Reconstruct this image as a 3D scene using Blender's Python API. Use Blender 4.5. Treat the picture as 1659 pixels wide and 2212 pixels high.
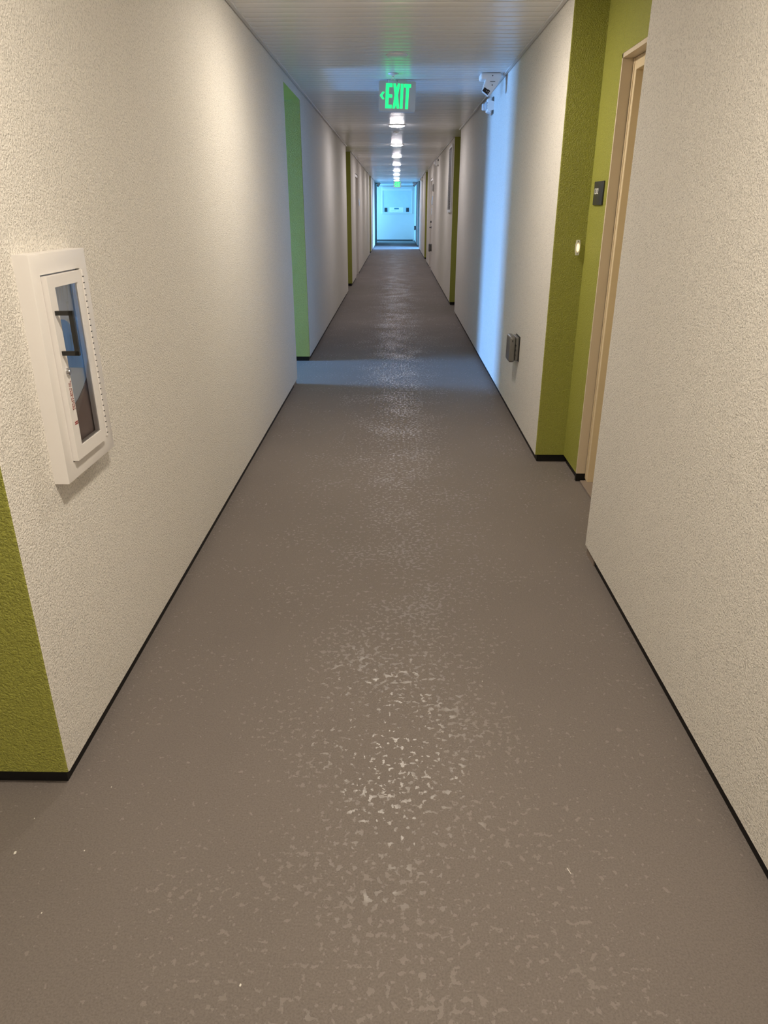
import bpy, bmesh, math, random
from mathutils import Vector, Matrix

for o in list(bpy.data.objects):
    bpy.data.objects.remove(o)
SC = bpy.context.scene
COL = SC.collection
PI = math.pi
random.seed(7)

# ------------------------------------------------------------------ camera
cd = bpy.data.cameras.new('camera')
cam = bpy.data.objects.new('camera', cd)
COL.objects.link(cam)
cam.location = (0, 0, 1.5)
cam.rotation_euler = (math.radians(90 - 23.098), 0, math.radians(0.9155))
cd.sensor_fit = 'VERTICAL'
cd.sensor_height = 24.0
cd.lens = 1540.05 / 2212 * 24.0
cd.clip_start = 0.02
cd.clip_end = 200
SC.camera = cam

# ------------------------------------------------------------------ world, exposure
w = bpy.data.worlds.new('sky')
SC.world = w
w.use_nodes = True
bg = w.node_tree.nodes['Background']
bg.inputs[0].default_value = (0.2, 0.56, 1.0, 1)
bg.inputs[1].default_value = 1.5
SC.view_settings.view_transform = 'Standard'
SC.view_settings.look = 'None'
SC.view_settings.gamma = 1.0
SC.view_settings.use_curve_mapping = False
SC.view_settings.exposure = 0.07
SC.cycles.use_denoising = True
SC.cycles.max_bounces = 10
SC.cycles.diffuse_bounces = 6
SC.cycles.glossy_bounces = 4
SC.cycles.transparent_max_bounces = 8
SC.cycles.sample_clamp_indirect = 6.0

# daylight entering through the side passages


def daylight(name, loc, sx, sy, aim, power, col, spread=180):
    l = bpy.data.lights.new(name, 'AREA')
    l.shape = 'RECTANGLE'
    l.size, l.size_y = sx, sy
    l.energy = power
    l.color = col
    l.spread = math.radians(spread)
    o = bpy.data.objects.new(name, l)
    COL.objects.link(o)
    o.location = loc
    o.rotation_euler = Vector(aim).to_track_quat('-Z', 'Z').to_euler()
    return o


daylight('daylight_near_passage', (-4.85, 7.26, 1.45), 0.40, 1.9, (1, -0.02, -0.22), 320, (0.18, 0.45, 1.0), 110)
daylight('daylight_end_left', (-3.1, 37.0, 1.5), 1.7, 1.8, (1, -0.2, -0.3), 330, (0.12, 0.42, 0.85))
daylight('daylight_end_right', (2.9, 30.75, 1.95), 1.1, 1.0, (-1, 0, -0.7), 200, (0.13, 0.42, 1.0), 80)

# ------------------------------------------------------------------ dimensions
L, R, CEIL = -0.9065, 0.8955, 2.509
BH, BR = 0.048, 0.0165          # base strip height and recess
END = 38.0


# ------------------------------------------------------------------ materials
def new_mat(name):
    m = bpy.data.materials.new(name)
    m.use_nodes = True
    return m, m.node_tree, m.node_tree.nodes['Principled BSDF']


def plain(name, col, rough=0.5, metal=0.0, spec=0.5, var=0.06, vscale=6.0, bump=0.0, bscale=80.0):
    m, nt, b = new_mat(name)
    n = nt.nodes
    tc = n.new('ShaderNodeTexCoord')
    no = n.new('ShaderNodeTexNoise')
    no.inputs['Scale'].default_value = vscale
    no.inputs['Detail'].default_value = 3
    nt.links.new(tc.outputs['Object'], no.inputs['Vector'])
    mx = n.new('ShaderNodeMix')
    mx.data_type = 'RGBA'
    mx.inputs['A'].default_value = tuple(c * (1 - var) for c in col) + (1,)
    mx.inputs['B'].default_value = tuple(min(1, c * (1 + var)) for c in col) + (1,)
    nt.links.new(no.outputs['Fac'], mx.inputs['Factor'])
    nt.links.new(mx.outputs['Result'], b.inputs['Base Color'])
    b.inputs['Roughness'].default_value = rough
    b.inputs['Metallic'].default_value = metal
    b.inputs['Specular IOR Level'].default_value = spec
    if bump:
        n2 = n.new('ShaderNodeTexNoise')
        n2.inputs['Scale'].default_value = bscale
        nt.links.new(tc.outputs['Object'], n2.inputs['Vector'])
        bp = n.new('ShaderNodeBump')
        bp.inputs['Distance'].default_value = bump
        nt.links.new(n2.outputs['Fac'], bp.inputs['Height'])
        nt.links.new(bp.outputs['Normal'], b.inputs['Normal'])
    return m


def stucco(name, col, rough, scale, height, spec=0.4, dark=0.72):
    """Sprayed worm-textured stucco: fine relief from distorted noise."""
    m, nt, b = new_mat(name)
    n = nt.nodes
    tc = n.new('ShaderNodeTexCoord')
    a = n.new('ShaderNodeTexNoise')
    a.inputs['Scale'].default_value = scale
    a.inputs['Detail'].default_value = 2.5
    a.inputs['Roughness'].default_value = 0.55
    a.inputs['Distortion'].default_value = 0.6
    nt.links.new(tc.outputs['Object'], a.inputs['Vector'])
    c2 = n.new('ShaderNodeTexNoise')
    c2.inputs['Scale'].default_value = scale * 0.22
    c2.inputs['Detail'].default_value = 2
    nt.links.new(tc.outputs['Object'], c2.inputs['Vector'])
    ramp = n.new('ShaderNodeMapRange')
    ramp.inputs['From Min'].default_value = 0.34
    ramp.inputs['From Max'].default_value = 0.62
    nt.links.new(a.outputs['Fac'], ramp.inputs['Value'])
    mad = n.new('ShaderNodeMath')
    mad.operation = 'MULTIPLY_ADD'
    nt.links.new(c2.outputs['Fac'], mad.inputs[0])
    mad.inputs[1].default_value = 0.7
    nt.links.new(ramp.outputs['Result'], mad.inputs[2])
    bp = n.new('ShaderNodeBump')
    bp.inputs['Distance'].default_value = height
    nt.links.new(mad.outputs[0], bp.inputs['Height'])
    nt.links.new(bp.outputs['Normal'], b.inputs['Normal'])
    big = n.new('ShaderNodeTexNoise')
    big.inputs['Scale'].default_value = 1.3
    big.inputs['Detail'].default_value = 4
    nt.links.new(tc.outputs['Object'], big.inputs['Vector'])
    mx = n.new('ShaderNodeMix')
    mx.data_type = 'RGBA'
    mx.inputs['A'].default_value = tuple(c * 0.96 for c in col) + (1,)
    mx.inputs['B'].default_value = tuple(min(1, c * 1.03) for c in col) + (1,)
    nt.links.new(big.outputs['Fac'], mx.inputs['Factor'])
    pit = n.new('ShaderNodeMapRange')      # colour darkens in the pits of the texture
    pit.inputs['From Min'].default_value = 0.0
    pit.inputs['From Max'].default_value = 0.55
    pit.inputs['To Min'].default_value = dark
    pit.inputs['To Max'].default_value = 1.0
    nt.links.new(ramp.outputs['Result'], pit.inputs['Value'])
    mul = n.new('ShaderNodeMix')
    mul.data_type = 'RGBA'
    mul.blend_type = 'MULTIPLY'
    mul.inputs['Factor'].default_value = 1
    nt.links.new(mx.outputs['Result'], mul.inputs['A'])
    nt.links.new(pit.outputs['Result'], mul.inputs['B'])
    nt.links.new(mul.outputs['Result'], b.inputs['Base Color'])
    b.inputs['Roughness'].default_value = rough
    b.inputs['Specular IOR Level'].default_value = spec
    return m


def floor_material():
    m, nt, b = new_mat('floor_coating')
    n, lk = nt.nodes, nt.links
    tc = n.new('ShaderNodeTexCoord')

    def noise(s, d=3, rgh=0.55, dist=0.0):
        x = n.new('ShaderNodeTexNoise')
        x.inputs['Scale'].default_value = s
        x.inputs['Detail'].default_value = d
        x.inputs['Roughness'].default_value = rgh
        x.inputs['Distortion'].default_value = dist
        lk.new(tc.outputs['Object'], x.inputs['Vector'])
        return x

    def rng(src, a, c, lo=0.0, hi=1.0):
        x = n.new('ShaderNodeMapRange')
        x.inputs['From Min'].default_value = a
        x.inputs['From Max'].default_value = c
        x.inputs['To Min'].default_value = lo
        x.inputs['To Max'].default_value = hi
        lk.new(src, x.inputs['Value'])
        return x.outputs['Result']

    def math_(op, a, c):
        x = n.new('ShaderNodeMath')
        x.operation = op
        for i, v in enumerate((a, c)):
            if isinstance(v, float):
                x.inputs[i].default_value = v
            else:
                lk.new(v, x.inputs[i])
        return x.outputs[0]
    patch = noise(56, 2.6, 0.58, 0.12)
    clus = noise(3.1, 2)
    s = math_('ADD', patch.outputs['Fac'], rng(clus.outputs['Fac'], 0.3, 0.7, -0.06, 0.055))
    sep = n.new('ShaderNodeSeparateXYZ')
    lk.new(tc.outputs['Object'], sep.inputs[0])
    ax = math_('ABSOLUTE', math_('ADD', sep.outputs['X'], -0.03), 0.0)
    s = math_('ADD', s, rng(ax, 0.12, 0.62, 0.012, -0.075))   # flattened by feet along the walking line
    mask = rng(s, 0.57, 0.60)             # trowelled-flat islands in the coating
    grain = noise(210, 2.5, 0.6)
    mid = noise(70, 2)
    inv = math_('SUBTRACT', 1.0, mask)
    hgt = math_('MULTIPLY', inv, math_('ADD', grain.outputs['Fac'], mid.outputs['Fac']))
    tiltn = noise(16, 1)
    hgt = math_('ADD', hgt, math_('MULTIPLY', mask, math_('ADD', math_('MULTIPLY', tiltn.outputs['Fac'], 2.2), -0.1)))
    bp = n.new('ShaderNodeBump')
    bp.inputs['Distance'].default_value = 0.0026
    bp.inputs['Strength'].default_value = 0.9
    lk.new(hgt, bp.inputs['Height'])
    lk.new(bp.outputs['Normal'], b.inputs['Normal'])
    mx = n.new('ShaderNodeMix')
    mx.data_type = 'RGBA'
    mx.inputs['A'].default_value = (0.194, 0.168, 0.153, 1)
    mx.inputs['B'].default_value = (0.205, 0.178, 0.162, 1)
    lk.new(mask, mx.inputs['Factor'])
    big = noise(0.9, 4)
    mul = n.new('ShaderNodeMix')
    mul.data_type = 'RGBA'
    mul.blend_type = 'MULTIPLY'
    mul.inputs['Factor'].default_value = 1
    lk.new(mx.outputs['Result'], mul.inputs['A'])
    lk.new(rng(big.outputs['Fac'], 0.3, 0.7, 0.93, 1.05), mul.inputs['B'])
    mul2 = n.new('ShaderNodeMix')
    mul2.data_type = 'RGBA'
    mul2.blend_type = 'MULTIPLY'
    mul2.inputs['Factor'].default_value = 1
    lk.new(mul.outputs['Result'], mul2.inputs['A'])
    lk.new(math_('MAXIMUM', mask, rng(grain.outputs['Fac'], 0.32, 0.62, 0.86, 1.08)), mul2.inputs['B'])
    lk.new(mul2.outputs['Result'], b.inputs['Base Color'])
    lk.new(rng(mask, 0, 1, 0.7, 0.33), b.inputs['Roughness'])
    lk.new(rng(mask, 0, 1, 0.10, 0.68), b.inputs['Specular IOR Level'])
    return m


def emit(name, col, strength, base=(0.8, 0.8, 0.8)):
    m, nt, b = new_mat(name)
    b.inputs['Base Color'].default_value = base + (1,)
    b.inputs['Emission Color'].default_value = col + (1,)
    b.inputs['Emission Strength'].default_value = strength
    b.inputs['Roughness'].default_value = 0.4
    return m


CREAM = stucco('cream_stucco', (0.79, 0.755, 0.70), 0.75, 170, 0.0017, 0.25)
GREEN = stucco('green_stucco', (0.355, 0.36, 0.066), 0.45, 150, 0.0024, 0.4, 0.85)
FLOOR = floor_material()
SHADEGREEN = stucco('shaded_green_stucco', (0.05, 0.085, 0.07), 0.5, 150, 0.002, 0.3, 0.85)  # green paint with the far end's shade put into its colour
FLOORCOVE = plain('coating_cove', (0.25, 0.2, 0.165), 0.5, bump=0.001, bscale=150)
BLACK = plain('black_rubber_base', (0.010, 0.009, 0.009), 0.5, var=0.3, vscale=20, spec=0.25)
SLAT = plain('ceiling_vinyl', (0.79, 0.78, 0.765), 0.26, var=0.03, spec=0.45, vscale=2)
SLATGAP = plain('slat_shadow_gap', (0.10, 0.10, 0.10), 0.6)
TRIMW = plain('white_vinyl_trim', (0.62, 0.61, 0.6), 0.4)
WHITEP = plain('white_plastic', (0.78, 0.78, 0.77), 0.35, var=0.02)
CABW = plain('white_powder_coat', (0.74, 0.71, 0.69), 0.38, var=0.02)
DOORTAN = plain('tan_door_paint', (0.70, 0.58, 0.39), 0.4, var=0.03)
TAUPE = plain('taupe_frame_paint', (0.66, 0.56, 0.43), 0.42, var=0.03)
DOORCREAM = plain('cream_door_paint', (0.62, 0.58, 0.53), 0.4, var=0.03)
SIGNBLK = plain('charcoal_sign', (0.035, 0.036, 0.045), 0.35, var=0.1)
SIGNTXT = plain('white_lettering', (0.8, 0.8, 0.78), 0.5)
REDTXT = plain('dark_red_lettering', (0.30, 0.04, 0.035), 0.5)
REDPAINT = plain('red_edge', (0.35, 0.02, 0.03), 0.4)
HANDLE = plain('black_handle', (0.014, 0.014, 0.013), 0.35)
CHROME = plain('chrome', (0.62, 0.62, 0.64), 0.18, 1.0, var=0.02)
GREYBOX = plain('grey_polycarbonate', (0.13, 0.125, 0.115), 0.3, var=0.06)
GREYDK = plain('dark_gasket', (0.02, 0.02, 0.02), 0.5)
LENSBLK = plain('black_lens_glass', (0.008, 0.008, 0.014), 0.08, spec=0.8)
PLUGHOLE = plain('black_screw_plug', (0.02, 0.02, 0.03), 0.5)
REFLBLUE = plain('blue_reflection', (0.22, 0.46, 0.95), 0.3)  # blue patch of a cabinet pane reflection, held as flat colour
REFLPRINT = plain('pale_blue_reflection_and_print', (0.72, 0.80, 1.0), 0.35, var=0.1, vscale=3)  # pale blue of the pane's reflection as a colour, also used for notice print
REFLBROWN = plain('grey_brown_reflection', (0.32, 0.24, 0.225), 0.4)  # brown lower part of the pane's reflection, held as flat colour
GLASSP = plain('white_glazed_panel', (0.62, 0.72, 0.8), 0.25)
DARKTEAL = plain('dark_glass', (0.02, 0.05, 0.06), 0.2)
TEALTXT = plain('teal_print', (0.05, 0.22, 0.28), 0.4)
EXITG = emit('exit_green', (0.0, 1.0, 0.19), 1.5, (0.02, 0.3, 0.1))
EXITHOUSE = plain('exit_sign_housing', (0.50, 0.50, 0.51), 0.4, var=0.02)
LAMPWARM = emit('lamp_diffuser_warm', (1.0, 0.885, 0.72), 355)
LAMPMID = emit('lamp_diffuser_warm_dimmer', (1.0, 0.89, 0.74), 285)
LAMPCOOL = emit('lamp_diffuser_neutral', (1.0, 0.93, 0.95), 135)
BELLGLOW = emit('bell_button_glow', (1.0, 0.62, 0.25), 2.2)
LOUVRE = plain('grey_louvre', (0.33, 0.32, 0.33), 0.5)
NOTICEW = plain('glossy_white_notice', (0.93, 0.93, 0.93), 0.15, var=0.01)
CHIP = plain('pale_paint_chip', (0.75, 0.72, 0.66), 0.5)

gm, gnt, gb = new_mat('clear_acrylic')      # thin clear sheet: tinted see-through plus a glossy surface
gtr = gnt.nodes.new('ShaderNodeBsdfTransparent')
gtr.inputs[0].default_value = (0.95, 0.97, 1.0, 1)
ggl = gnt.nodes.new('ShaderNodeBsdfGlossy')
ggl.inputs['Roughness'].default_value = 0.04
gfr = gnt.nodes.new('ShaderNodeFresnel')
gfr.inputs[0].default_value = 1.45
gmx = gnt.nodes.new('ShaderNodeMixShader')
gnt.links.new(gfr.outputs[0], gmx.inputs[0])
gnt.links.new(gtr.outputs[0], gmx.inputs[1])
gnt.links.new(ggl.outputs[0], gmx.inputs[2])
gnt.links.new(gmx.outputs[0], gnt.nodes['Material Output'].inputs['Surface'])
CLEAR = gm
gm2, gnt2, gb2 = new_mat('frosted_lens')
gb2.inputs['Base Color'].default_value = (0.85, 0.86, 0.9, 1)
gb2.inputs['Roughness'].default_value = 0.15
gb2.inputs['Transmission Weight'].default_value = 0.6
LENSCLR = gm2


# ------------------------------------------------------------------ mesh helpers
def box(bm, x0, x1, y0, y1, z0, z1, bev=0.0, seg=2):
    r = bmesh.ops.create_cube(bm, size=1.0)
    vs = r['verts']
    for v in vs:
        v.co = Vector(((x0 + x1) / 2 + v.co.x * (x1 - x0), (y0 + y1) / 2 + v.co.y * (y1 - y0),
                       (z0 + z1) / 2 + v.co.z * (z1 - z0)))
    if bev:
        es = list({e for v in vs for e in v.link_edges})
        r = bmesh.ops.bevel(bm, geom=es, offset=bev, segments=seg, affect='EDGES', profile=0.5)
        return list({v for f in r['faces'] for v in f.verts})
    return vs


def cyl(bm, c, axis, r0, r1, h, seg=32):
    """Cone frustum from point c along axis."""
    a = Vector(axis).normalized()
    r = bmesh.ops.create_cone(bm, cap_ends=True, segments=seg, radius1=r0, radius2=r1, depth=h)
    q = Vector((0, 0, 1)).rotation_difference(a).to_matrix().to_4x4()
    M = Matrix.Translation(Vector(c) + a * h / 2) @ q
    bmesh.ops.transform(bm, matrix=M, verts=r['verts'])
    return r['verts']


def lathe(bm, prof, seg=40):
    """prof: list of (radius, z)."""
    rings = []
    for r, z in prof:
        if r < 1e-6:
            rings.append([bm.verts.new((0, 0, z))])
        else:
            rings.append([bm.verts.new((r * math.cos(2 * PI * k / seg), r * math.sin(2 * PI * k / seg), z)) for k in range(seg)])
    for a, c in zip(rings, rings[1:]):
        for k in range(seg):
            k2 = (k + 1) % seg
            if len(a) == 1:
                bm.faces.new((a[0], c[k], c[k2]))
            elif len(c) == 1:
                bm.faces.new((a[k], a[k2], c[0]))
            else:
                bm.faces.new((a[k], a[k2], c[k2], c[k]))


def prism(bm, pts, d, frame):
    """Extrude 2D polygon pts by d; frame(u, v, t) -> 3D."""
    a = [bm.verts.new(frame(u, v, 0)) for u, v in pts]
    c = [bm.verts.new(frame(u, v, d)) for u, v in pts]
    bm.faces.new(a)
    bm.faces.new(list(reversed(c)))
    for i in range(len(pts)):
        j = (i + 1) % len(pts)
        bm.faces.new((a[i], c[i], c[j], a[j]))


def obj(name, bm, mat, parent=None, smooth=False):
    bmesh.ops.recalc_face_normals(bm, faces=bm.faces)
    me = bpy.data.meshes.new(name)
    bm.to_mesh(me)
    bm.free()
    for m in (mat if isinstance(mat, (list, tuple)) else [mat]):
        me.materials.append(m)
    if smooth:
        for p in me.polygons:
            p.use_smooth = True
        try:
            me.set_sharp_from_angle(angle=math.radians(38))
        except Exception:
            pass
    o = bpy.data.objects.new(name, me)
    COL.objects.link(o)
    if parent:
        o.parent = parent
    return o


def struct(name, bm, mat, parent=None, smooth=False):
    o = obj(name, bm, mat, parent, smooth)
    if parent is None:
        o['kind'] = 'structure'
    return o


def thing(name, label, cat, loc=(0, 0, 0), rz=0.0, group=None):
    o = bpy.data.objects.new(name, None)
    o.empty_display_size = 0.1
    COL.objects.link(o)
    o.location = loc
    o.rotation_euler = (0, 0, rz)
    tag(o, label, cat, group)
    return o


def tag(o, label, cat, group=None):
    o['label'] = label
    o['category'] = cat
    if group:
        o['group'] = group
    return o


def dup(root, loc, rz, label):
    r = root.copy()
    COL.objects.link(r)
    r.location = loc
    r.rotation_euler = (0, 0, rz)
    r['label'] = label
    for ch in list(root.children):
        c = ch.copy()
        COL.objects.link(c)
        c.parent = r
        for g in list(ch.children):
            d = g.copy()
            COL.objects.link(d)
            d.parent = c
    return r


def part(name, mat, parent, *boxes, smooth=False):
    bm = bmesh.new()
    for b in boxes:
        box(bm, *b)
    return obj(name, bm, mat, parent, smooth)


def text_mesh(name, s, size, mat, parent, M, extrude=0.0006, sx=1.0):
    cu = bpy.data.curves.new(name, 'FONT')
    cu.body = s
    cu.size = size
    cu.extrude = extrude
    cu.resolution_u = 3
    t = bpy.data.objects.new(name, cu)
    COL.objects.link(t)
    dg = bpy.context.evaluated_depsgraph_get()
    me = bpy.data.meshes.new_from_object(t.evaluated_get(dg))
    bpy.data.objects.remove(t)
    me.transform(M @ Matrix.Diagonal((sx, 1, 1, 1)))
    me.materials.clear()
    me.materials.append(mat)
    me.name = name
    o = bpy.data.objects.new(name, me)
    COL.objects.link(o)
    o.parent = parent
    return o


# ------------------------------------------------------------------ floor
bm = bmesh.new()
box(bm, -5.2, 3.6, -3.2, END + 0.3, -0.12, 0)
struct('floor', bm, FLOOR)

# ------------------------------------------------------------------ walls


def wall(name, x0, x1, y0, y1, z0=BH, z1=CEIL + 0.02, green=('-y', '+y'), bev=0.006, paint=None):
    """Solid stucco block; the returns into the recesses are painted green."""
    bm = bmesh.new()
    box(bm, x0, x1, y0, y1, z0, z1)
    bm.faces.ensure_lookup_table()
    es = [e for e in bm.edges if abs(e.verts[0].co.z - e.verts[1].co.z) > 1]
    bmesh.ops.bevel(bm, geom=es, offset=bev, segments=2, affect='EDGES', profile=0.5)
    bm.normal_update()
    for f in bm.faces:
        n = f.normal
        if (n.y < -0.9 and '-y' in green) or (n.y > 0.9 and '+y' in green) or (abs(n.z) > 0.9 and 'z' in green) \
                or (n.x > 0.9 and '+x' in green) or (n.x < -0.9 and '-x' in green):
            f.material_index = 1
    return struct(name, bm, [CREAM, paint or GREEN])


def base(name, x0, x1, y0, y1, cove=None):
    bm = bmesh.new()
    box(bm, x0, x1, y0, y1, 0, BH + 0.002)
    o = struct(name, bm, BLACK)
    return o


def cove(x0, x1, y0, y1, name):
    bm = bmesh.new()
    box(bm, x0, x1, y0, y1, 0, BH + 0.001)
    struct(name, bm, FLOORCOVE)


# left side: segments between alcoves and the passage
LX0 = -1.95
left = [(1.535, 6.55, 0.17), (7.60, 14.15, 0.22), (15.55, 17.2, 0.0), (18.55, 26.2, 0.3), (27.45, 32.6, 0.0), (32.6, 35.95, 0.0)]
for a, b, cv in left:
    wall('wall_left', LX0, L, a, b, green={17.2: ('-y',), 26.2: ('+y',), 35.95: ('+x',)}.get(b, ('-y', '+y')) if b != 32.6 else ('-y',), paint=SHADEGREEN if b == 35.95 else None)
    base('baseboard_left', LX0 + 0.02, L - BR, a + (BR if a != 18.55 else 0.004), b - max(cv, BR if b < END else 0))
    if cv:
        cove(LX0 + 0.02, L - BR * 0.6, b - cv, b - 0.008, 'baseboard_left')
# the passage walls beyond the first block, with a narrow opening to the outside at the far end
wall('wall_left', -5.0, LX0, 6.35, 6.55, green=())
wall('wall_left', -5.0, LX0, 7.60, 7.80, green=('-y',))
base('baseboard_left', -5.0, LX0, 7.60 + BR, 7.8)
wall('wall_left', -5.0, -4.9, 6.55, 7.06, green=())
bm = bmesh.new()
box(bm, -5.0, L, 6.55, 7.60, 2.425, 2.56)
bm.normal_update()
for f in bm.faces:
    if f.normal.z < -0.9:
        f.material_index = 1
struct('wall_left', bm, [CREAM, GREEN])
# alcove backs on the left
wall('wall_left', LX0 - 0.25, LX0, -3.2, 1.8, green=())          # deep recess beside the viewer
wall('wall_left', L - 0.7, L - 0.183, 14.10, 15.60, green=('+x',))
wall('wall_left', L - 0.7, L - 0.183, 26.15, 27.50, green=('+x',))
for a, b in ((14.15, 15.55), (26.2, 27.45)):
    base('baseboard_left', L - 0.3, L - 0.183 - BR, a, b)

# right side
RX1 = 1.95
right = [(-3.2, 3.035, 0.13), (4.353, 11.26, 0.17), (12.40, 19.55, 0.0), (20.85, 22.6, 0.0), (24.1, 30.15, 0.0), (31.95, END, 0.0)]
for a, b, cv in right:
    wall('wall_right', R, RX1, a, b, green={19.55: ('-y',), 22.6: ('+y',)}.get(b, ('-y', '+y')), paint=SHADEGREEN if b == END else None)
    base('baseboard_right', R + BR, RX1 - 0.02, a + (BR if a > 0 else 0), b - max(cv, BR if b < END else 0))
    if cv:
        cove(R + BR * 0.6, RX1 - 0.02, b - cv, b - 0.008, 'baseboard_right')
# alcove back walls
AX = 1.078
wall('wall_right', AX, RX1, 4.02, 4.36, green=('-x',))
base('baseboard_right', AX + BR, RX1, 4.02 + 0.01, 4.34)
bm = bmesh.new()
box(bm, AX, RX1, 3.02, 4.02, 2.18, CEIL + 0.02)
bm.normal_update()
for f in bm.faces:
    if f.normal.x < -0.9:
        f.material_index = 1
struct('wall_right', bm, [CREAM, GREEN])
wall('wall_right', AX, RX1, 11.25, 12.41, green=('-x',))
base('baseboard_right', AX + BR, RX1, 11.26, 12.40)
wall('wall_right', AX, RX1, 22.59, 24.11, green=('-x',))
base('baseboard_right', AX + BR, RX1, 22.6, 24.1)

# end wall and the wall behind the viewer
wall('wall_back', -3.4, 2.2, END, END + 0.25, green=())
base('baseboard_back', -2.9, R, END - 0.006, END + 0.1)
wall('wall_front', -2.3, 2.2, -3.4, -3.2, z0=0, green=())
# end wall pilaster trims and ceiling mould
for x0, x1 in ((R - 0.07, R - 0.001),):
    bm = bmesh.new()
    box(bm, x0, x1, END - 0.03, END - 0.001, 0.0, CEIL - 0.02, 0.004)
    struct('trim_1', bm, CREAM)

# narrow frame-to-wall heads over the two flush side doors
for nm, x0, x1, a, b in (('wall_left', LX0, L, 17.2, 18.55), ('wall_right', R, RX1, 19.55, 20.85)):
    wall(nm, x0, x1, a, b, z0=2.2, green=())

# ------------------------------------------------------------------ ceiling: backing with soffit slats
bm = bmesh.new()
box(bm, -5.2, 3.6, -3.4, END + 0.3, CEIL + 0.02, CEIL + 0.14)
ceiling = struct('ceiling', bm, SLATGAP)
PITCH = 0.108


def slat_profile(bm, x0, x1, y0, z0=0.0, tilt=0.0):
    """One soffit slat: bowed underside with rolled edges, running across the corridor."""
    g = 0.006
    w_ = PITCH - g
    pr = [(0, 0.012), (0, 0.0030), (0.0012, 0.0012), (0.005, 0.0004), (w_ * 0.25, -0.0004), (w_ * 0.5, -0.0006), (w_ * 0.75, -0.0004), (w_ - 0.005, 0.0004),
          (w_ - 0.0012, 0.0012), (w_, 0.0030), (w_, 0.012)]
    a = [bm.verts.new((x0, y0 + p, z0 + q + tilt * (p - w_ / 2))) for p, q in pr]
    c = [bm.verts.new((x1, y0 + p, z0 + q + tilt * (p - w_ / 2))) for p, q in pr]
    for i in range(len(pr) - 1):
        bm.faces.new((a[i], a[i + 1], c[i + 1], c[i]))
    bm.faces.new(a)
    bm.faces.new(list(reversed(c)))


TR = 0.026
zoneR = [(3.035, 4.353), (11.26, 12.40), (22.6, 24.1), (30.15, 31.95), (19.55, 19.55)]
zoneL = [(-3.2, 1.535), (14.15, 15.55), (26.2, 27.45), (35.95, 38.2)]


def span(y):
    x0, x1 = L + TR, R - TR
    ym = y + PITCH / 2
    for i, (a, b) in enumerate(zoneR):
        if a < ym < b:
            x1 = AX - 0.003 if i != 3 else 3.2
    for i, (a, b) in enumerate(zoneL):
        if a < ym < b:
            x0 = L - 0.18 if i not in (0, 3) else (LX0 + 0.003 if i == 0 else -2.9)
    return round(x0, 4), round(x1, 4)


Y_FIRST = 4.569 - 4 * PITCH
cache = {}
N_IND = 118
k = 0
far = bmesh.new()
near = bmesh.new()
y = Y_FIRST
while y < END - PITCH:
    x0, x1 = span(y)
    if k < N_IND:
        key = (x0, x1)
        if key not in cache:
            bm = bmesh.new()
            slat_profile(bm, x0, x1, 0.0)
            o = obj('soffit_slat', bm, SLAT, ceiling, smooth=True)
            cache[key] = o.data
        else:
            o = bpy.data.objects.new('soffit_slat', cache[key])
            COL.objects.link(o)
            o.parent = ceiling
        o.location = (0, y, CEIL)
        o.rotation_euler.x = random.gauss(0, 0.006)
    else:
        slat_profile(far, x0, x1, y, CEIL, random.gauss(0, 0.006))
    k += 1
    y += PITCH
y = Y_FIRST - PITCH
while y > -3.15:
    x0, x1 = span(y)
    slat_profile(near, x0, x1, y, CEIL, random.gauss(0, 0.006))
    y -= PITCH
o = obj('soffit_slat', far, SLAT, ceiling, smooth=True)
o['kind'] = 'stuff'
o = obj('soffit_slat', near, SLAT, ceiling, smooth=True)
o['kind'] = 'stuff'
# J-channel trims where slats meet the walls
n_t = 1
for side, segs in (('l', left + [(6.551, 7.599, 0), (17.201, 18.549, 0)]), ('r', right + [(19.551, 20.849, 0)])):
    for a, b, _ in segs:
        bm = bmesh.new()
        if side == 'l':
            box(bm, L + 0.0035, L + TR, a, b, CEIL - 0.009, CEIL + 0.011, 0.002)
            box(bm, L + 0.0, L + 0.0034, a, b, CEIL + 0.002, CEIL + 0.011)
        else:
            box(bm, R - TR, R - 0.0035, a, b, CEIL - 0.009, CEIL + 0.011, 0.002)
            box(bm, R - 0.0034, R - 0.0, a, b, CEIL + 0.002, CEIL + 0.011)
        n_t += 1
        struct('trim_%d' % n_t, bm, TRIMW)

# ------------------------------------------------------------------ door_1 in the right alcove
bm = bmesh.new()
box(bm, AX + 0.001, AX + 0.052, 4.005, 4.0195, BH, 2.18)     # metal return of the opening
box(bm, AX + 0.001, AX + 0.2, 3.05, 4.0195, 2.16, 2.179)
door = struct('door_1', bm, TAUPE)
bm = bmesh.new()
box(bm, AX + 0.056, AX + 0.20, 3.955, 4.0045, 0.012, 2.158, 0.002)
box(bm, AX + 0.056, AX + 0.20, 3.06, 3.955, 2.105, 2.158, 0.002)
obj('door_frame', bm, DOORTAN, door)
bm = bmesh.new()
box(bm, AX + 0.0525, AX + 0.0558, 3.985, 4.004, 0.02, 2.158, 0.0008)
obj('frame_edge', bm, DOORTAN, door)
bm = bmesh.new()
box(bm, AX + 0.165, AX + 0.21, 3.065, 3.955, 0.016, 2.105)
obj('door_leaf', bm, DOORTAN, door)
bm = bmesh.new()
box(bm, AX + 0.02, AX + 0.20, 3.06, 3.985, 0, 0.014, 0.004)
obj('threshold', bm, FLOORCOVE, door)
bm = bmesh.new()
box(bm, AX + 0.001, AX + 0.05, 4.004, 4.03, 0.0, BH)
obj('base_return', bm, BLACK, door)

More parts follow.
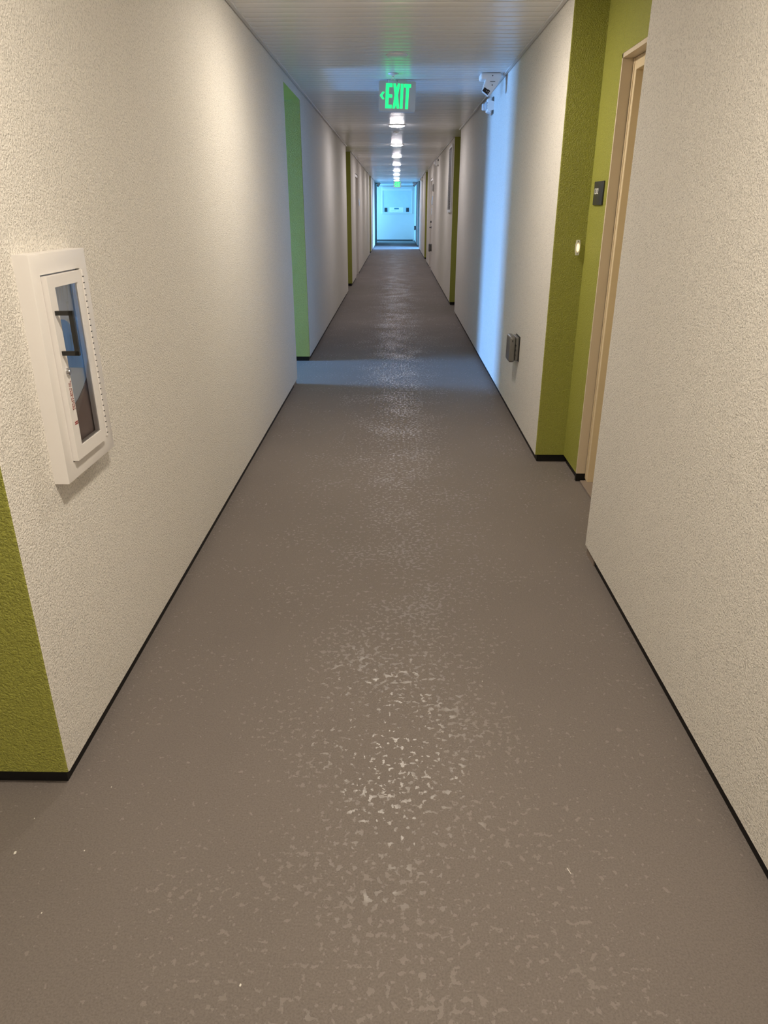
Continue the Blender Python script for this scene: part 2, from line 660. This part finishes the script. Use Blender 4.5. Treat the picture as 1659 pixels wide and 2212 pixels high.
# flush side doors further along
for nm, xa, xb, xf, a, b in (('door_2', L - 0.10, L - 0.012, -1, 17.2, 18.55), ('door_3', R + 0.012, R + 0.10, 1, 19.55, 20.85)):
    bm = bmesh.new()
    for y0, y1, z0, z1 in ((a + 0.002, a + 0.06, 0, 2.195), (b - 0.06, b - 0.002, 0, 2.195), (a + 0.06, b - 0.06, 2.14, 2.195)):
        box(bm, xa, xb, y0, y1, z0, z1, 0.002)
    d = struct(nm, bm, DOORCREAM)
    bm = bmesh.new()
    xm = (xa + xb) / 2 + 0.01 * xf
    box(bm, xm - 0.02, xm + 0.02, a + 0.062, b - 0.062, 0.01, 2.138)
    obj('door_leaf', bm, DOORCREAM, d)
    if xf == 1:
        bm = bmesh.new()
        cyl(bm, (xm - 0.02, 20.62, 1.02), (-1, 0, 0), 0.028, 0.026, 0.012, 20)
        box(bm, xm - 0.075, xm - 0.055, 20.50, 20.64, 1.01, 1.03, 0.004)
        cyl(bm, (xm - 0.02, 20.62, 1.02), (-1, 0, 0), 0.01, 0.01, 0.045, 12)
        obj('door_handle', bm, HANDLE, d, True)
        bm = bmesh.new()
        cyl(bm, (xm - 0.02, 20.62, 1.16), (-1, 0, 0), 0.028, 0.022, 0.03, 20)
        obj('deadbolt', bm, HANDLE, d, True)

# ------------------------------------------------------------------ window_1 in the end wall
bm = bmesh.new()
X0, X1, Z0, Z1 = -0.715, 0.785, 1.245, 2.44
for x0, x1, z0, z1 in ((X0, X0 + 0.05, Z0, Z1), (X1 - 0.05, X1, Z0, Z1), (X0 + 0.05, X1 - 0.05, Z0, Z0 + 0.045),
                       (X0 + 0.05, X1 - 0.05, Z1 - 0.05, Z1)):
    box(bm, x0, x1, END - 0.035, END - 0.001, z0, z1, 0.004)
win = struct('window_1', bm, WHITEP)
part('pane', GLASSP, win, (X0 + 0.051, X1 - 0.051, END - 0.016, END - 0.002, Z0 + 0.05, 2.28))
part('shade_box', WHITEP, win, (X0 + 0.051, X1 - 0.051, END - 0.055, END - 0.002, 2.27, Z1 - 0.055, 0.006))
part('side_panel', DARKTEAL, win, (-0.585, -0.445, END - 0.028, END - 0.017, 1.32, 1.51))
part('side_panel', DARKTEAL, win, (0.478, 0.612, END - 0.028, END - 0.017, 1.32, 1.51))
lab = part('notice_plate', NOTICEW, win, (-0.33, 0.35, END - 0.026, END - 0.017, 1.30, 1.53, 0.003))
part('printed_bar', TEALTXT, lab, (-0.105, 0.12, END - 0.0285, END - 0.0265, 1.44, 1.50))
part('printed_line', REFLPRINT, lab, (-0.28, -0.02, END - 0.0285, END - 0.0265, 1.365, 1.385), (0.06, 0.30, END - 0.0285, END - 0.0265, 1.35, 1.37))

# ------------------------------------------------------------------ ceiling lights


def ceiling_light(loc, mat, label):
    t = thing('ceiling_light', label, 'ceiling light', loc, 0, 'round ceiling lights along the corridor')
    bm = bmesh.new()
    lathe(bm, [(0, 0), (0.112, 0), (0.113, -0.004), (0.109, -0.011), (0.101, -0.013), (0.0995, -0.010)])
    obj('housing_ring', bm, WHITEP, t, True)
    bm = bmesh.new()
    lathe(bm, [(0.0995, -0.010), (0.097, -0.015), (0.086, -0.021), (0.062, -0.025), (0.03, -0.027), (0.0, -0.0275)])
    obj('diffuser', bm, mat, t, True)
    return t


LZ = CEIL - 0.0006
l0 = ceiling_light((0.0, 1.08, LZ), LAMPWARM, 'lit round ceiling light above the fire extinguisher cabinet')
dup(l0, (0.0, -1.6, LZ), 0, 'added round ceiling light behind the viewer, unseen, brightens the near walls')  # unseen lamp added to brighten the near left green return
l1 = ceiling_light((0.0, 4.22, LZ), LAMPMID, 'lit round ceiling light cut by the top edge, nearest one in the photo')
l2 = ceiling_light((0.0, 10.66, LZ), LAMPCOOL, 'largest fully visible lit ceiling light, just below the near EXIT sign')
ords = ['second', 'third', 'fourth', 'fifth', 'sixth', 'seventh']
for i, yy in enumerate((13.8, 16.85, 19.85, 22.9, 25.75, 28.5)):
    dup(l2, (0.0, yy, LZ), 0, 'lit round ceiling light, %s in the row beyond the near EXIT sign' % ords[i])
dup(l2, (0.0, 31.0, LZ), 0, 'farthest lit ceiling light, touching the top of the far EXIT sign')

# blank disc plate and sprinkler cover
t = thing('cover_plate', 'blank white disc on the ceiling, unlit, nearer than the EXIT sign', 'cover plate', (-0.004, 5.99, LZ))
bm = bmesh.new()
lathe(bm, [(0, 0), (0.078, 0), (0.078, -0.003), (0.072, -0.007), (0, -0.009)])
obj('plate', bm, WHITEP, t, True)


def sprinkler(loc, label):
    t = thing('fire_sprinkler', label, 'sprinkler', loc, 0, 'fire sprinklers in the ceiling')
    bm = bmesh.new()
    lathe(bm, [(0.014, -0.001), (0.043, -0.001), (0.042, -0.004), (0.03, -0.010), (0.016, -0.013), (0.014, -0.006)])
    obj('escutcheon', bm, WHITEP, t, True)
    bm = bmesh.new()
    cyl(bm, (0, 0, -0.001), (0, 0, -1), 0.011, 0.009, 0.02, 16)
    box(bm, -0.012, -0.008, -0.003, 0.003, -0.042, -0.018)
    box(bm, 0.008, 0.012, -0.003, 0.003, -0.042, -0.018)
    cyl(bm, (0, 0, -0.041), (0, 0, -1), 0.019, 0.019, 0.002, 20)
    obj('sprinkler_head', bm, CHROME, t, True)
    return t


s0 = sprinkler((-0.033, 6.76, LZ), 'small fire sprinkler with green glint just above the near EXIT sign')
dup(s0, (-0.01, 11.6, LZ), 0, 'small fire sprinkler ring just beyond the first light past the EXIT sign')

# ------------------------------------------------------------------ exit signs
K = 0.3135 / 1112.0   # metres per unit of the lettering grid


def exit_sign(loc, label):
    t = thing('exit_sign', label, 'exit sign', loc)
    # canopy
    bm = bmesh.new()
    box(bm, -0.078, 0.078, -0.03, 0.03, -0.027, 0, 0.004)
    obj('canopy', bm, EXITHOUSE, t, True)
    bm = bmesh.new()
    cyl(bm, (0, -0.030, -0.014), (0, -1, 0), 0.004, 0.004, 0.002, 12)
    obj('screw', bm, GREYBOX, t, True)
    tilt = math.radians(1.3)

    def fr(u, v, d, front=-0.022):
        X = (u - 797) * K
        Z = -(v - 822) * K
        xx = X * math.cos(tilt) + Z * math.sin(tilt)
        zz = -X * math.sin(tilt) + Z * math.cos(tilt)
        return (xx, front - d, zz - 0.130)
    # housing with round corners
    bm = bmesh.new()
    pts = []
    for cx, cy, a0 in ((1355 - 45, 1230 - 60, 0), (240 + 45, 1230 - 60, 90), (240 + 40, 415 + 40, 180), (1355 - 40, 415 + 40, 270)):
        for j in range(5):
            a = math.radians(a0 + j * 22.5)
            pts.append((cx + 45 * math.cos(a), cy + 50 * math.sin(a)))
    prism(bm, pts, -0.042, lambda u, v, d: fr(u, v, d))
    house = obj('housing', bm, EXITHOUSE, t)
    bm = bmesh.new()
    mid = [(797 + (p[0] - 797) * 0.965, 822 + (p[1] - 822) * 0.955) for p in pts]
    prism(bm, mid, 0.002, lambda u, v, d: fr(u, v, d, -0.0221))
    obj('face_plate', bm, EXITHOUSE, t)
    F = lambda u, v, d: fr(u, v, d, -0.0242)
    letters = {
        'E': [[(455, 470), (650, 470), (650, 568), (545, 568), (545, 762), (648, 762), (648, 848), (540, 848), (535, 1040), (640, 1040),
               (640, 1135), (440, 1135)]],
        'X': [[(675, 472), (745, 472), (782, 600), (812, 472), (883, 472), (822, 780), (868, 1135), (795, 1135), (768, 1020), (735, 1135), (665, 1135),
               (722, 780)]],
        'I': [[(905, 478), (985, 478), (970, 1138), (888, 1138)]],
        'T': [[(1010, 480), (1212, 485), (1208, 575), (1152, 575), (1135, 1145), (1052, 1145), (1068, 575), (1008, 572)]],
    }
    for ch, polys in letters.items():
        bm = bmesh.new()
        for p in polys:
            prism(bm, p, 0.0015, F)
        obj('letter', bm, EXITG, t)
    bm = bmesh.new()
    prism(bm, [(270, 795), (355, 690), (415, 705), (345, 795), (408, 885), (365, 905)], 0.0015, F)
    obj('arrow', bm, EXITG, t)
    return t


e0 = exit_sign((0.0, 7.06, LZ), 'large green lettered EXIT sign with left arrow hanging from near ceiling')
dup(e0, (0.033, 32.0, LZ), 0, 'tiny far green EXIT sign in front of the blue end wall')


# ------------------------------------------------------------------ fire extinguisher cabinet (left wall)
# local frame: x out of the wall, y along the corridor, z up
cb = thing('extinguisher_cabinet', 'white metal fire extinguisher cabinet with glazed door and black handle on left wall', 'cabinet', (L, 1.765, 0.822))
W, H = 0.327, 0.576
OY0, OY1, OZ0, OZ1 = 0.043, 0.279, 0.046, 0.527
D = 0.040
bm = bmesh.new()
bw = 0.0022


def loop(x, y0, y1, z0, z1):
    return [bm.verts.new(p) for p in ((x, y0, z0), (x, y1, z0), (x, y1, z1), (x, y0, z1))]


rings = [loop(0.0, 0, W, 0, H), loop(D - bw, 0, W, 0, H), loop(D - bw * 0.3, bw * 0.3, W - bw * 0.3, bw * 0.3, H - bw * 0.3),
         loop(D, bw, W - bw, bw, H - bw), loop(D, OY0, OY1, OZ0, OZ1), loop(0.0, OY0, OY1, OZ0, OZ1)]
for a, c in zip(rings, rings[1:]):
    for i in range(4):
        j = (i + 1) % 4
        bm.faces.new((a[i], a[j], c[j], c[i]))
obj('frame', bm, CABW, cb, True)
part('reflection_backing', REFLPRINT, cb, (0.026, 0.0285, OY0 + 0.004, OY1 - 0.002, OZ0 + 0.002, OZ1 - 0.002))  # pale blue sheet imitates what the pane reflects
part('inner_edge', REDPAINT, cb, (0.004, 0.036, OY0 + 0.0005, OY0 + 0.003, OZ0 + 0.03, OZ1 - 0.03))
# flat coloured shapes imitating reflections in the pane
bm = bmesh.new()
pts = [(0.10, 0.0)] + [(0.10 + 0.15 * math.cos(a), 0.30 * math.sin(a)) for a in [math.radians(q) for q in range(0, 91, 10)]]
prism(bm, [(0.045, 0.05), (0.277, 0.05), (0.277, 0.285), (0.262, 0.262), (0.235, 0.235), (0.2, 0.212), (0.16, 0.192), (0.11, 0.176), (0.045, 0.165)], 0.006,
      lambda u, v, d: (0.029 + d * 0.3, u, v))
obj('brown_reflection_shape', bm, REFLBROWN, cb)
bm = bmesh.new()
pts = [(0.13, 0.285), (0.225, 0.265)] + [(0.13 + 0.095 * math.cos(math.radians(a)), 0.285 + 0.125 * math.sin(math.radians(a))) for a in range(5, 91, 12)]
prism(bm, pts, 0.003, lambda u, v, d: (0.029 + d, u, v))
obj('blue_reflection_shape', bm, REFLBLUE, cb)
# door, hinged at the far side and slightly ajar
hinge = Vector((D - 0.005, 0.245, 0))
ang = math.radians(0.35)
MD = Matrix.Translation(hinge) @ Matrix.Rotation(ang, 4, 'Z')
DW, DT = 0.200, 0.018
PY0, PY1, PZ0, PZ1 = -0.163, -0.024, 0.084, 0.495    # pane opening


def dpart(name, boxes, mat, parent, smooth=False):
    bm = bmesh.new()
    for b in boxes:
        box(bm, *b)
    bmesh.ops.transform(bm, matrix=MD, verts=bm.verts)
    return obj(name, bm, mat, parent, smooth)


z0d, z1d = OZ0 + 0.004, OZ1 - 0.004
dr = dpart('door', [(0, DT, -DW, PY0, z0d, z1d), (0, DT, PY1, 0, z0d, z1d), (0, DT, PY0, PY1, z0d, PZ0), (0, DT, PY0, PY1, PZ1, z1d)], CABW, cb)
# slightly domed acrylic pane
bm = bmesh.new()
NN = 10
grid = []
for i in range(NN + 1):
    row = []
    for j in range(NN + 1):
        u, v = i / NN, j / NN
        b_ = 0.008 + 0.002 * (1 - (2 * u - 1) ** 2) * (1 - (2 * v - 1) ** 4)
        row.append(bm.verts.new(MD @ Vector((0.006 + b_, PY0 + (PY1 - PY0) * u, PZ0 + (PZ1 - PZ0) * v))))
    grid.append(row)
for i in range(NN):
    for j in range(NN):
        bm.faces.new((grid[i][j], grid[i + 1][j], grid[i + 1][j + 1], grid[i][j + 1]))
r = bmesh.ops.solidify(bm, geom=bm.faces[:], thickness=0.002)
obj('pane', bm, CLEAR, dr, True)
# handle: flat black bar on two returns
hz0, hz1 = 0.330, 0.441
dpart('handle', [(DT, DT + 0.044, -0.1885, -0.1800, hz0, hz0 + 0.011), (DT, DT + 0.044, -0.1885, -0.1800, hz1 - 0.011, hz1),
                 (DT + 0.0335, DT + 0.0445, -0.1885, -0.1800, hz0, hz1)], HANDLE, dr)
bm = bmesh.new()
cyl(bm, (DT, -0.1750, 0.286), (1, 0, 0), 0.0105, 0.0095, 0.006, 24)
cyl(bm, (DT + 0.006, -0.1750, 0.286), (1, 0, 0), 0.007, 0.006, 0.002, 24)
bmesh.ops.transform(bm, matrix=MD, verts=bm.verts)
obj('lock', bm, CHROME, dr, True)
bm = bmesh.new()
cyl(bm, (0.0065, 0.0385, z0d), (0, 0, 1), 0.0034, 0.0034, z1d - z0d, 12)
box(bm, 0.001, 0.0062, 0.0005, 0.0335, z0d, z1d)
bmesh.ops.transform(bm, matrix=MD, verts=bm.verts)
obj('hinge', bm, CABW, dr, True)
bm = bmesh.new()
zz = z0d + 0.008
while zz < z1d - 0.005:
    box(bm, 0.0072, 0.0104, 0.0358, 0.0412, zz, zz + 0.0026)
    zz += 0.0165
bmesh.ops.transform(bm, matrix=MD, verts=bm.verts)
o = obj('hinge_gap', bm, HANDLE, dr)
# lettering running down the stile: text x -> down (-z), text y -> +y ... facing +x
TM = Matrix(((0, 0, 1, 0), (0, 1, 0, 0), (-1, 0, 0, 0), (0, 0, 0, 1)))
for s, yy, z_ in (('PULL HANDLE FIRMLY', -0.1730, 0.262), ('IN CASE OF FIRE', -0.1820, 0.258)):
    M = MD @ Matrix.Translation(Vector((DT + 0.0008, yy, z_))) @ TM
    text_mesh('lettering', s, 0.0078, REDTXT, dr, M, 0.0002, 1.0 if 'PULL' in s else 1.28)
bm = bmesh.new()
for q in (0, 0.005):
    box(bm, DT + 0.0002, DT + 0.0012, -0.184, -0.166, 0.151 - q, 0.1535 - q)
bmesh.ops.transform(bm, matrix=MD, verts=bm.verts)
obj('printed_bars', bm, REDTXT, dr)

# ------------------------------------------------------------------ room number sign and doorbell
sg = thing('room_number_sign', 'charcoal room number sign reading 12302 on the green alcove wall', 'sign', (AX, 4.165, 1.572))
bm = bmesh.new()
box(bm, -0.009, -0.0005, -0.093, 0.088, -0.058, 0.058, 0.002)
obj('plate', bm, SIGNBLK, sg, True)
TMR = Matrix(((0, 0, -1, 0), (-1, 0, 0, 0), (0, 1, 0, 0), (0, 0, 0, 1)))
text_mesh('room_number', '12302', 0.041, SIGNTXT, sg, Matrix.Translation((-0.0095, 0.076, -0.004)) @ TMR, 0.0005, 0.82)

db = thing('doorbell', 'small lit doorbell button on the dark green return beside the room sign', 'doorbell', (1.035, 4.353, 1.292))
bm = bmesh.new()
pts = [(-0.009, -0.041), (0.009, -0.041), (0.0135, -0.015), (0.0135, 0.015), (0.009, 0.041), (-0.009, 0.041), (-0.0135, 0.015), (-0.0135, -0.015)]
prism(bm, pts, 0.006, lambda u, v, d: (u, -0.002 - d, v))
obj('plate', bm, WHITEP, db)
bm = bmesh.new()
prism(bm, [(0.0072 * math.cos(2 * PI * k / 20), 0.022 * math.sin(2 * PI * k / 20)) for k in range(20)], 0.003,
      lambda u, v, d: (u + 0.001, -0.0081 - d, v))
obj('button', bm, BELLGLOW, db)
for z_ in (-0.033, 0.033):
    bm = bmesh.new()
    cyl(bm, (0, -0.008, z_), (0, -1, 0), 0.003, 0.003, 0.001, 12)
    obj('screw', bm, GREYBOX, db, True)


# ------------------------------------------------------------------ weatherproof outlet covers
def outlet(loc, rz, label):
    """Local frame: -x out of the right wall, y along it."""
    t = thing('outlet_cover', label, 'outlet', loc, rz, 'weatherproof outlet covers')
    bm = bmesh.new()
    box(bm, -0.006, -0.0005, -0.085, 0.085, -0.088, 0.088, 0.002)
    obj('gasket', bm, GREYDK, t, True)
    bm = bmesh.new()
    box(bm, -0.028, -0.006, -0.08, 0.08, -0.083, 0.083, 0.006, 3)
    obj('back_box', bm, GREYBOX, t, True)
    bm = bmesh.new()
    box(bm, -0.075, -0.030, -0.082, 0.082, -0.095, 0.09, 0.016, 4)
    cv = obj('bubble_cover', bm, GREYBOX, t, True)
    bm = bmesh.new()
    box(bm, -0.058, -0.050, -0.0835, -0.080, 0.052, 0.066, 0.001)
    obj('latch', bm, GREYDK, cv, True)
    for z_ in (0.03, -0.005, -0.04):
        bm = bmesh.new()
        cyl(bm, (-0.029, -0.079, z_), (0, -1, 0), 0.005, 0.005, 0.004, 10)
        obj('hinge_knuckle', bm, GREYDK, cv, True)
    return t


u0 = outlet((R, 5.29, 0.560), 0, 'grey weatherproof outlet cover on right wall beside the blue light band')
dup(u0, (R, 19.28, 0.575), 0, 'small dark outlet cover far along the right wall under the white notices')
dup(u0, (R, 35.2, 0.66), 0, 'dark outlet cover on the right wall beside the blue end wall')


# ------------------------------------------------------------------ strobes
def strobe(loc, label):
    t = thing('strobe_light', label, 'emergency light', loc, 0, 'white emergency strobes on the right wall')
    bm = bmesh.new()
    box(bm, -0.012, -0.0005, -0.07, 0.07, -0.068, 0.072, 0.004)
    obj('back_plate', bm, GREYBOX, t, True)
    bm = bmesh.new()
    vs = box(bm, -0.062, -0.013, -0.064, 0.062, -0.062, 0.068, 0.014, 3)
    for v in bm.verts:
        if v.co.x < -0.045:
            v.co.z *= 0.86
            v.co.y *= 0.9
    body = obj('body', bm, WHITEP, t, True)
    bm = bmesh.new()
    bmesh.ops.create_uvsphere(bm, u_segments=24, v_segments=12, radius=0.042)
    for v in bm.verts:
        v.co = Vector((v.co.x * 0.75 - 0.055, v.co.y - 0.022, v.co.z))
    obj('lens', bm, LENSCLR, t, True)
    bm = bmesh.new()
    box(bm, -0.10, -0.06, 0.018, 0.052, -0.030, 0.026, 0.008, 2)
    obj('lamp_head', bm, WHITEP, t, True)
    bm = bmesh.new()
    cyl(bm, (-0.022, -0.06, 0.0), (-0.25, -1, -0.1), 0.036, 0.040, 0.012, 28)
    obj('reflector', bm, WHITEP, t, True)
    return t


st = strobe((R, 7.62, 2.372), 'white emergency strobe on the right wall just beneath the near security camera')
dup(st, (R, 17.0, 2.388), 0, 'white emergency strobe on the right wall beyond the wall vent')
dup(st, (R, 26.8, 2.395), 0, 'farthest small white emergency strobe high on the right wall')


# ------------------------------------------------------------------ security cameras
def security_camera(loc, rz, label, sc=1.0):
    t = thing('security_camera', label, 'camera', loc, rz)
    bm = bmesh.new()
    box(bm, -0.088, 0.088, -0.065, 0.065, -0.050, 0.0, 0.018, 4)
    obj('mount', bm, WHITEP, t, True)
    # tapered body leaning down and sideways toward the viewer
    bm = bmesh.new()

    def ring(cx, cy, cz, hw, hd, sk, rot):
        out = []
        for sx, sy in ((-1, -1), (1, -1), (1, 1), (-1, 1)):
            x, z = sx * hw, 0
            out.append(bm.verts.new((cx + x * math.cos(rot), cy + sy * hd, cz + x * math.sin(rot))))
        return out
    r0 = ring(0.022, -0.005, -0.030, 0.062, 0.058, 0, 0.0)
    r1 = ring(0.005, -0.010, -0.075, 0.052, 0.050, 0, -0.25)
    r2 = ring(-0.037, -0.012, -0.145, 0.036, 0.036, 0, -0.62)
    for a, c in ((r0, r1), (r1, r2)):
        for i in range(4):
            j = (i + 1) % 4
            bm.faces.new((a[i], a[j], c[j], c[i]))
    bm.faces.new(r0)
    bm.faces.new(r2)
    bmesh.ops.bevel(bm, geom=bm.edges[:], offset=0.006, segments=2, affect='EDGES')
    body = obj('body', bm, WHITEP, t, True)
    # window facing the viewer on the lower body
    a = -0.62
    bm = bmesh.new()

    def fr(u, v, d):
        return (-0.0335 + u * math.cos(a) - v * math.sin(a), -0.0505 - d, -0.128 + u * math.sin(a) + v * math.cos(a))
    prism(bm, [(-0.027, -0.017), (0.027, -0.017), (0.027, 0.019), (-0.027, 0.019)], 0.003, lambda u, v, d: fr(u, v, d))
    win_ = obj('lens_window', bm, LENSBLK, t)
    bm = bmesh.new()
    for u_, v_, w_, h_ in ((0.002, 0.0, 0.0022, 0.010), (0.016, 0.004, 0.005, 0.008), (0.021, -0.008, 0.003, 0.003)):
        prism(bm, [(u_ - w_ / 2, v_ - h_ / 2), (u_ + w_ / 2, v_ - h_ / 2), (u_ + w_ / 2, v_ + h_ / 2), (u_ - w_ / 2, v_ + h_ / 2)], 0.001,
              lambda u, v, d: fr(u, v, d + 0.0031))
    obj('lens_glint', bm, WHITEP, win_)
    for (x_, y_, z_, r_) in ((0.012, -0.0655, -0.022, 0.0045), (0.012, -0.064, -0.088, 0.0045)):
        bm = bmesh.new()
        cyl(bm, (x_, y_ + 0.003, z_), (0, -1, 0), r_, r_, 0.004, 12)
        obj('screw_plug', bm, PLUGHOLE, t, True)
    bm = bmesh.new()
    box(bm, -0.006, 0.034, -0.0665, -0.062, -0.064, -0.060)
    obj('seam', bm, GREYBOX, t)
    return t


c0 = security_camera((0.762, 6.78, LZ), 0, 'white security camera with square black lens on ceiling by the right wall')
dup(c0, (-0.80, 34.4, LZ), PI * 0.1, 'tiny white security camera at the far left corner of the corridor')
dup(c0, (0.79, 34.0, LZ), -0.3, 'tiny shaded security camera at the far right corner by the end wall')

# ------------------------------------------------------------------ wall vent on the right wall
vt = thing('wall_vent', 'tall narrow louvred vent high on the right wall past the green recess', 'vent', (R, 12.96, 1.93))
bm = bmesh.new()
hw, hh = 0.36, 0.50
for y0, y1, z0, z1 in ((-hw, -hw + 0.04, -hh, hh), (hw - 0.04, hw, -hh, hh), (-hw + 0.04, hw - 0.04, -hh, -hh + 0.04), (-hw + 0.04, hw - 0.04, hh - 0.04, hh)):
    box(bm, -0.022, -0.0005, y0, y1, z0, z1, 0.003)
obj('frame', bm, WHITEP, vt)
bm = bmesh.new()
box(bm, -0.003, -0.0005, -hw + 0.04, hw - 0.04, -hh + 0.04, hh - 0.04)
obj('backing', bm, GREYDK, vt)
bm = bmesh.new()
zz = -hh + 0.052
while zz < hh - 0.05:
    vs = box(bm, -0.0015, 0.0015, -hw + 0.041, hw - 0.041, -0.011, 0.011)
    bmesh.ops.transform(bm, matrix=Matrix.Translation((-0.012, 0, zz)) @ Matrix.Rotation(-0.55, 4, 'Y'), verts=vs)
    zz += 0.026
o = obj('louvre', bm, LOUVRE, vt)
o['kind'] = 'stuff'

# ------------------------------------------------------------------ notices and small wall fittings far along
for nm, lbl, loc, hw, hh, side in (
    ('wall_notice', 'small bright white notice on the far left wall by the door', (L, 18.62, 1.62), 0.075, 0.075, 1),
    ('wall_notice', 'upper white notice on the far right wall beside the door', (R, 19.2, 1.67), 0.09, 0.095, -1),
    ('wall_notice', 'lower white notice on the far right wall beside the door', (R, 19.42, 1.42), 0.05, 0.075, -1),
):
    t = thing(nm, lbl, 'notice', loc, 0, 'white notices on the walls')
    bm = bmesh.new()
    a, b = sorted((side * 0.0005, side * 0.012))
    box(bm, a, b, -hw, hw, -hh, hh, 0.002)
    p = obj('panel', bm, NOTICEW, t)
    bm = bmesh.new()
    a, b = sorted((side * 0.012, side * 0.020))
    box(bm, a, b, -hw * 0.9, hw * 0.9, -hh * 0.9, hh * 0.15, 0.002)
    obj('holder', bm, NOTICEW, t)
t = thing('round_wall_fixture', 'pale round fixture high on the far right wall above the notices', 'wall fixture', (R, 18.9, 1.945))
bm = bmesh.new()
cyl(bm, (-0.0005, 0, 0), (-1, 0, 0), 0.085, 0.085, 0.012, 28)
obj('base', bm, GREYBOX, t, True)
bm = bmesh.new()
cyl(bm, (-0.0126, 0, 0), (-1, 0, 0), 0.08, 0.055, 0.04, 28)
obj('cover', bm, WHITEP, t, True)

# ------------------------------------------------------------------ debris on the floor
t = thing('thread', 'short pale thread lying on the floor at lower right', 'thread', (0.4345, 1.273, 0))
bm = bmesh.new()
box(bm, -0.0008, 0.0008, -0.009, 0.009, 0.0003, 0.0016, 0.0004)
bmesh.ops.transform(bm, matrix=Matrix.Rotation(0.35, 4, 'Z'), verts=bm.verts)
obj('strand', bm, CHIP, t)
chips = [(-0.317, 0.981, 0.0024, 'brightest white chip on the floor near the bottom edge'),
         (-0.953, 1.304, 0.0036, 'pale crumb at the left edge of the floor below the green corner'),
         (-0.781, 1.314, 0.0016, 'tiny white chip on the floor below left of the black corner base'),
         (-0.956, 1.415, 0.0014, 'tiny white chip on the shadowed floor beside the left recess'),
         (-0.81, 1.14, 0.0016, 'tiny white chip on the floor near the left edge, lowest there'),
         (0.306, 2.035, 0.0016, 'tiny white chip on the right half of the floor, farthest of all'),
         (-0.792, 1.53, 0.0014, 'tiny white chip on the floor just right of the black corner base')]
for x, y, r, lbl in chips:
    bm = bmesh.new()
    bmesh.ops.create_icosphere(bm, subdivisions=2, radius=r)
    for v in bm.verts:
        v.co *= random.uniform(0.7, 1.15)
        v.co.z = v.co.z * 0.5 + r * 0.45
        v.co.y *= 1.4
    o = obj('paint_chip', bm, CHIP, None)
    o.location = (x, y, 0.0)
    tag(o, lbl, 'chip', 'pale chips scattered on the floor')
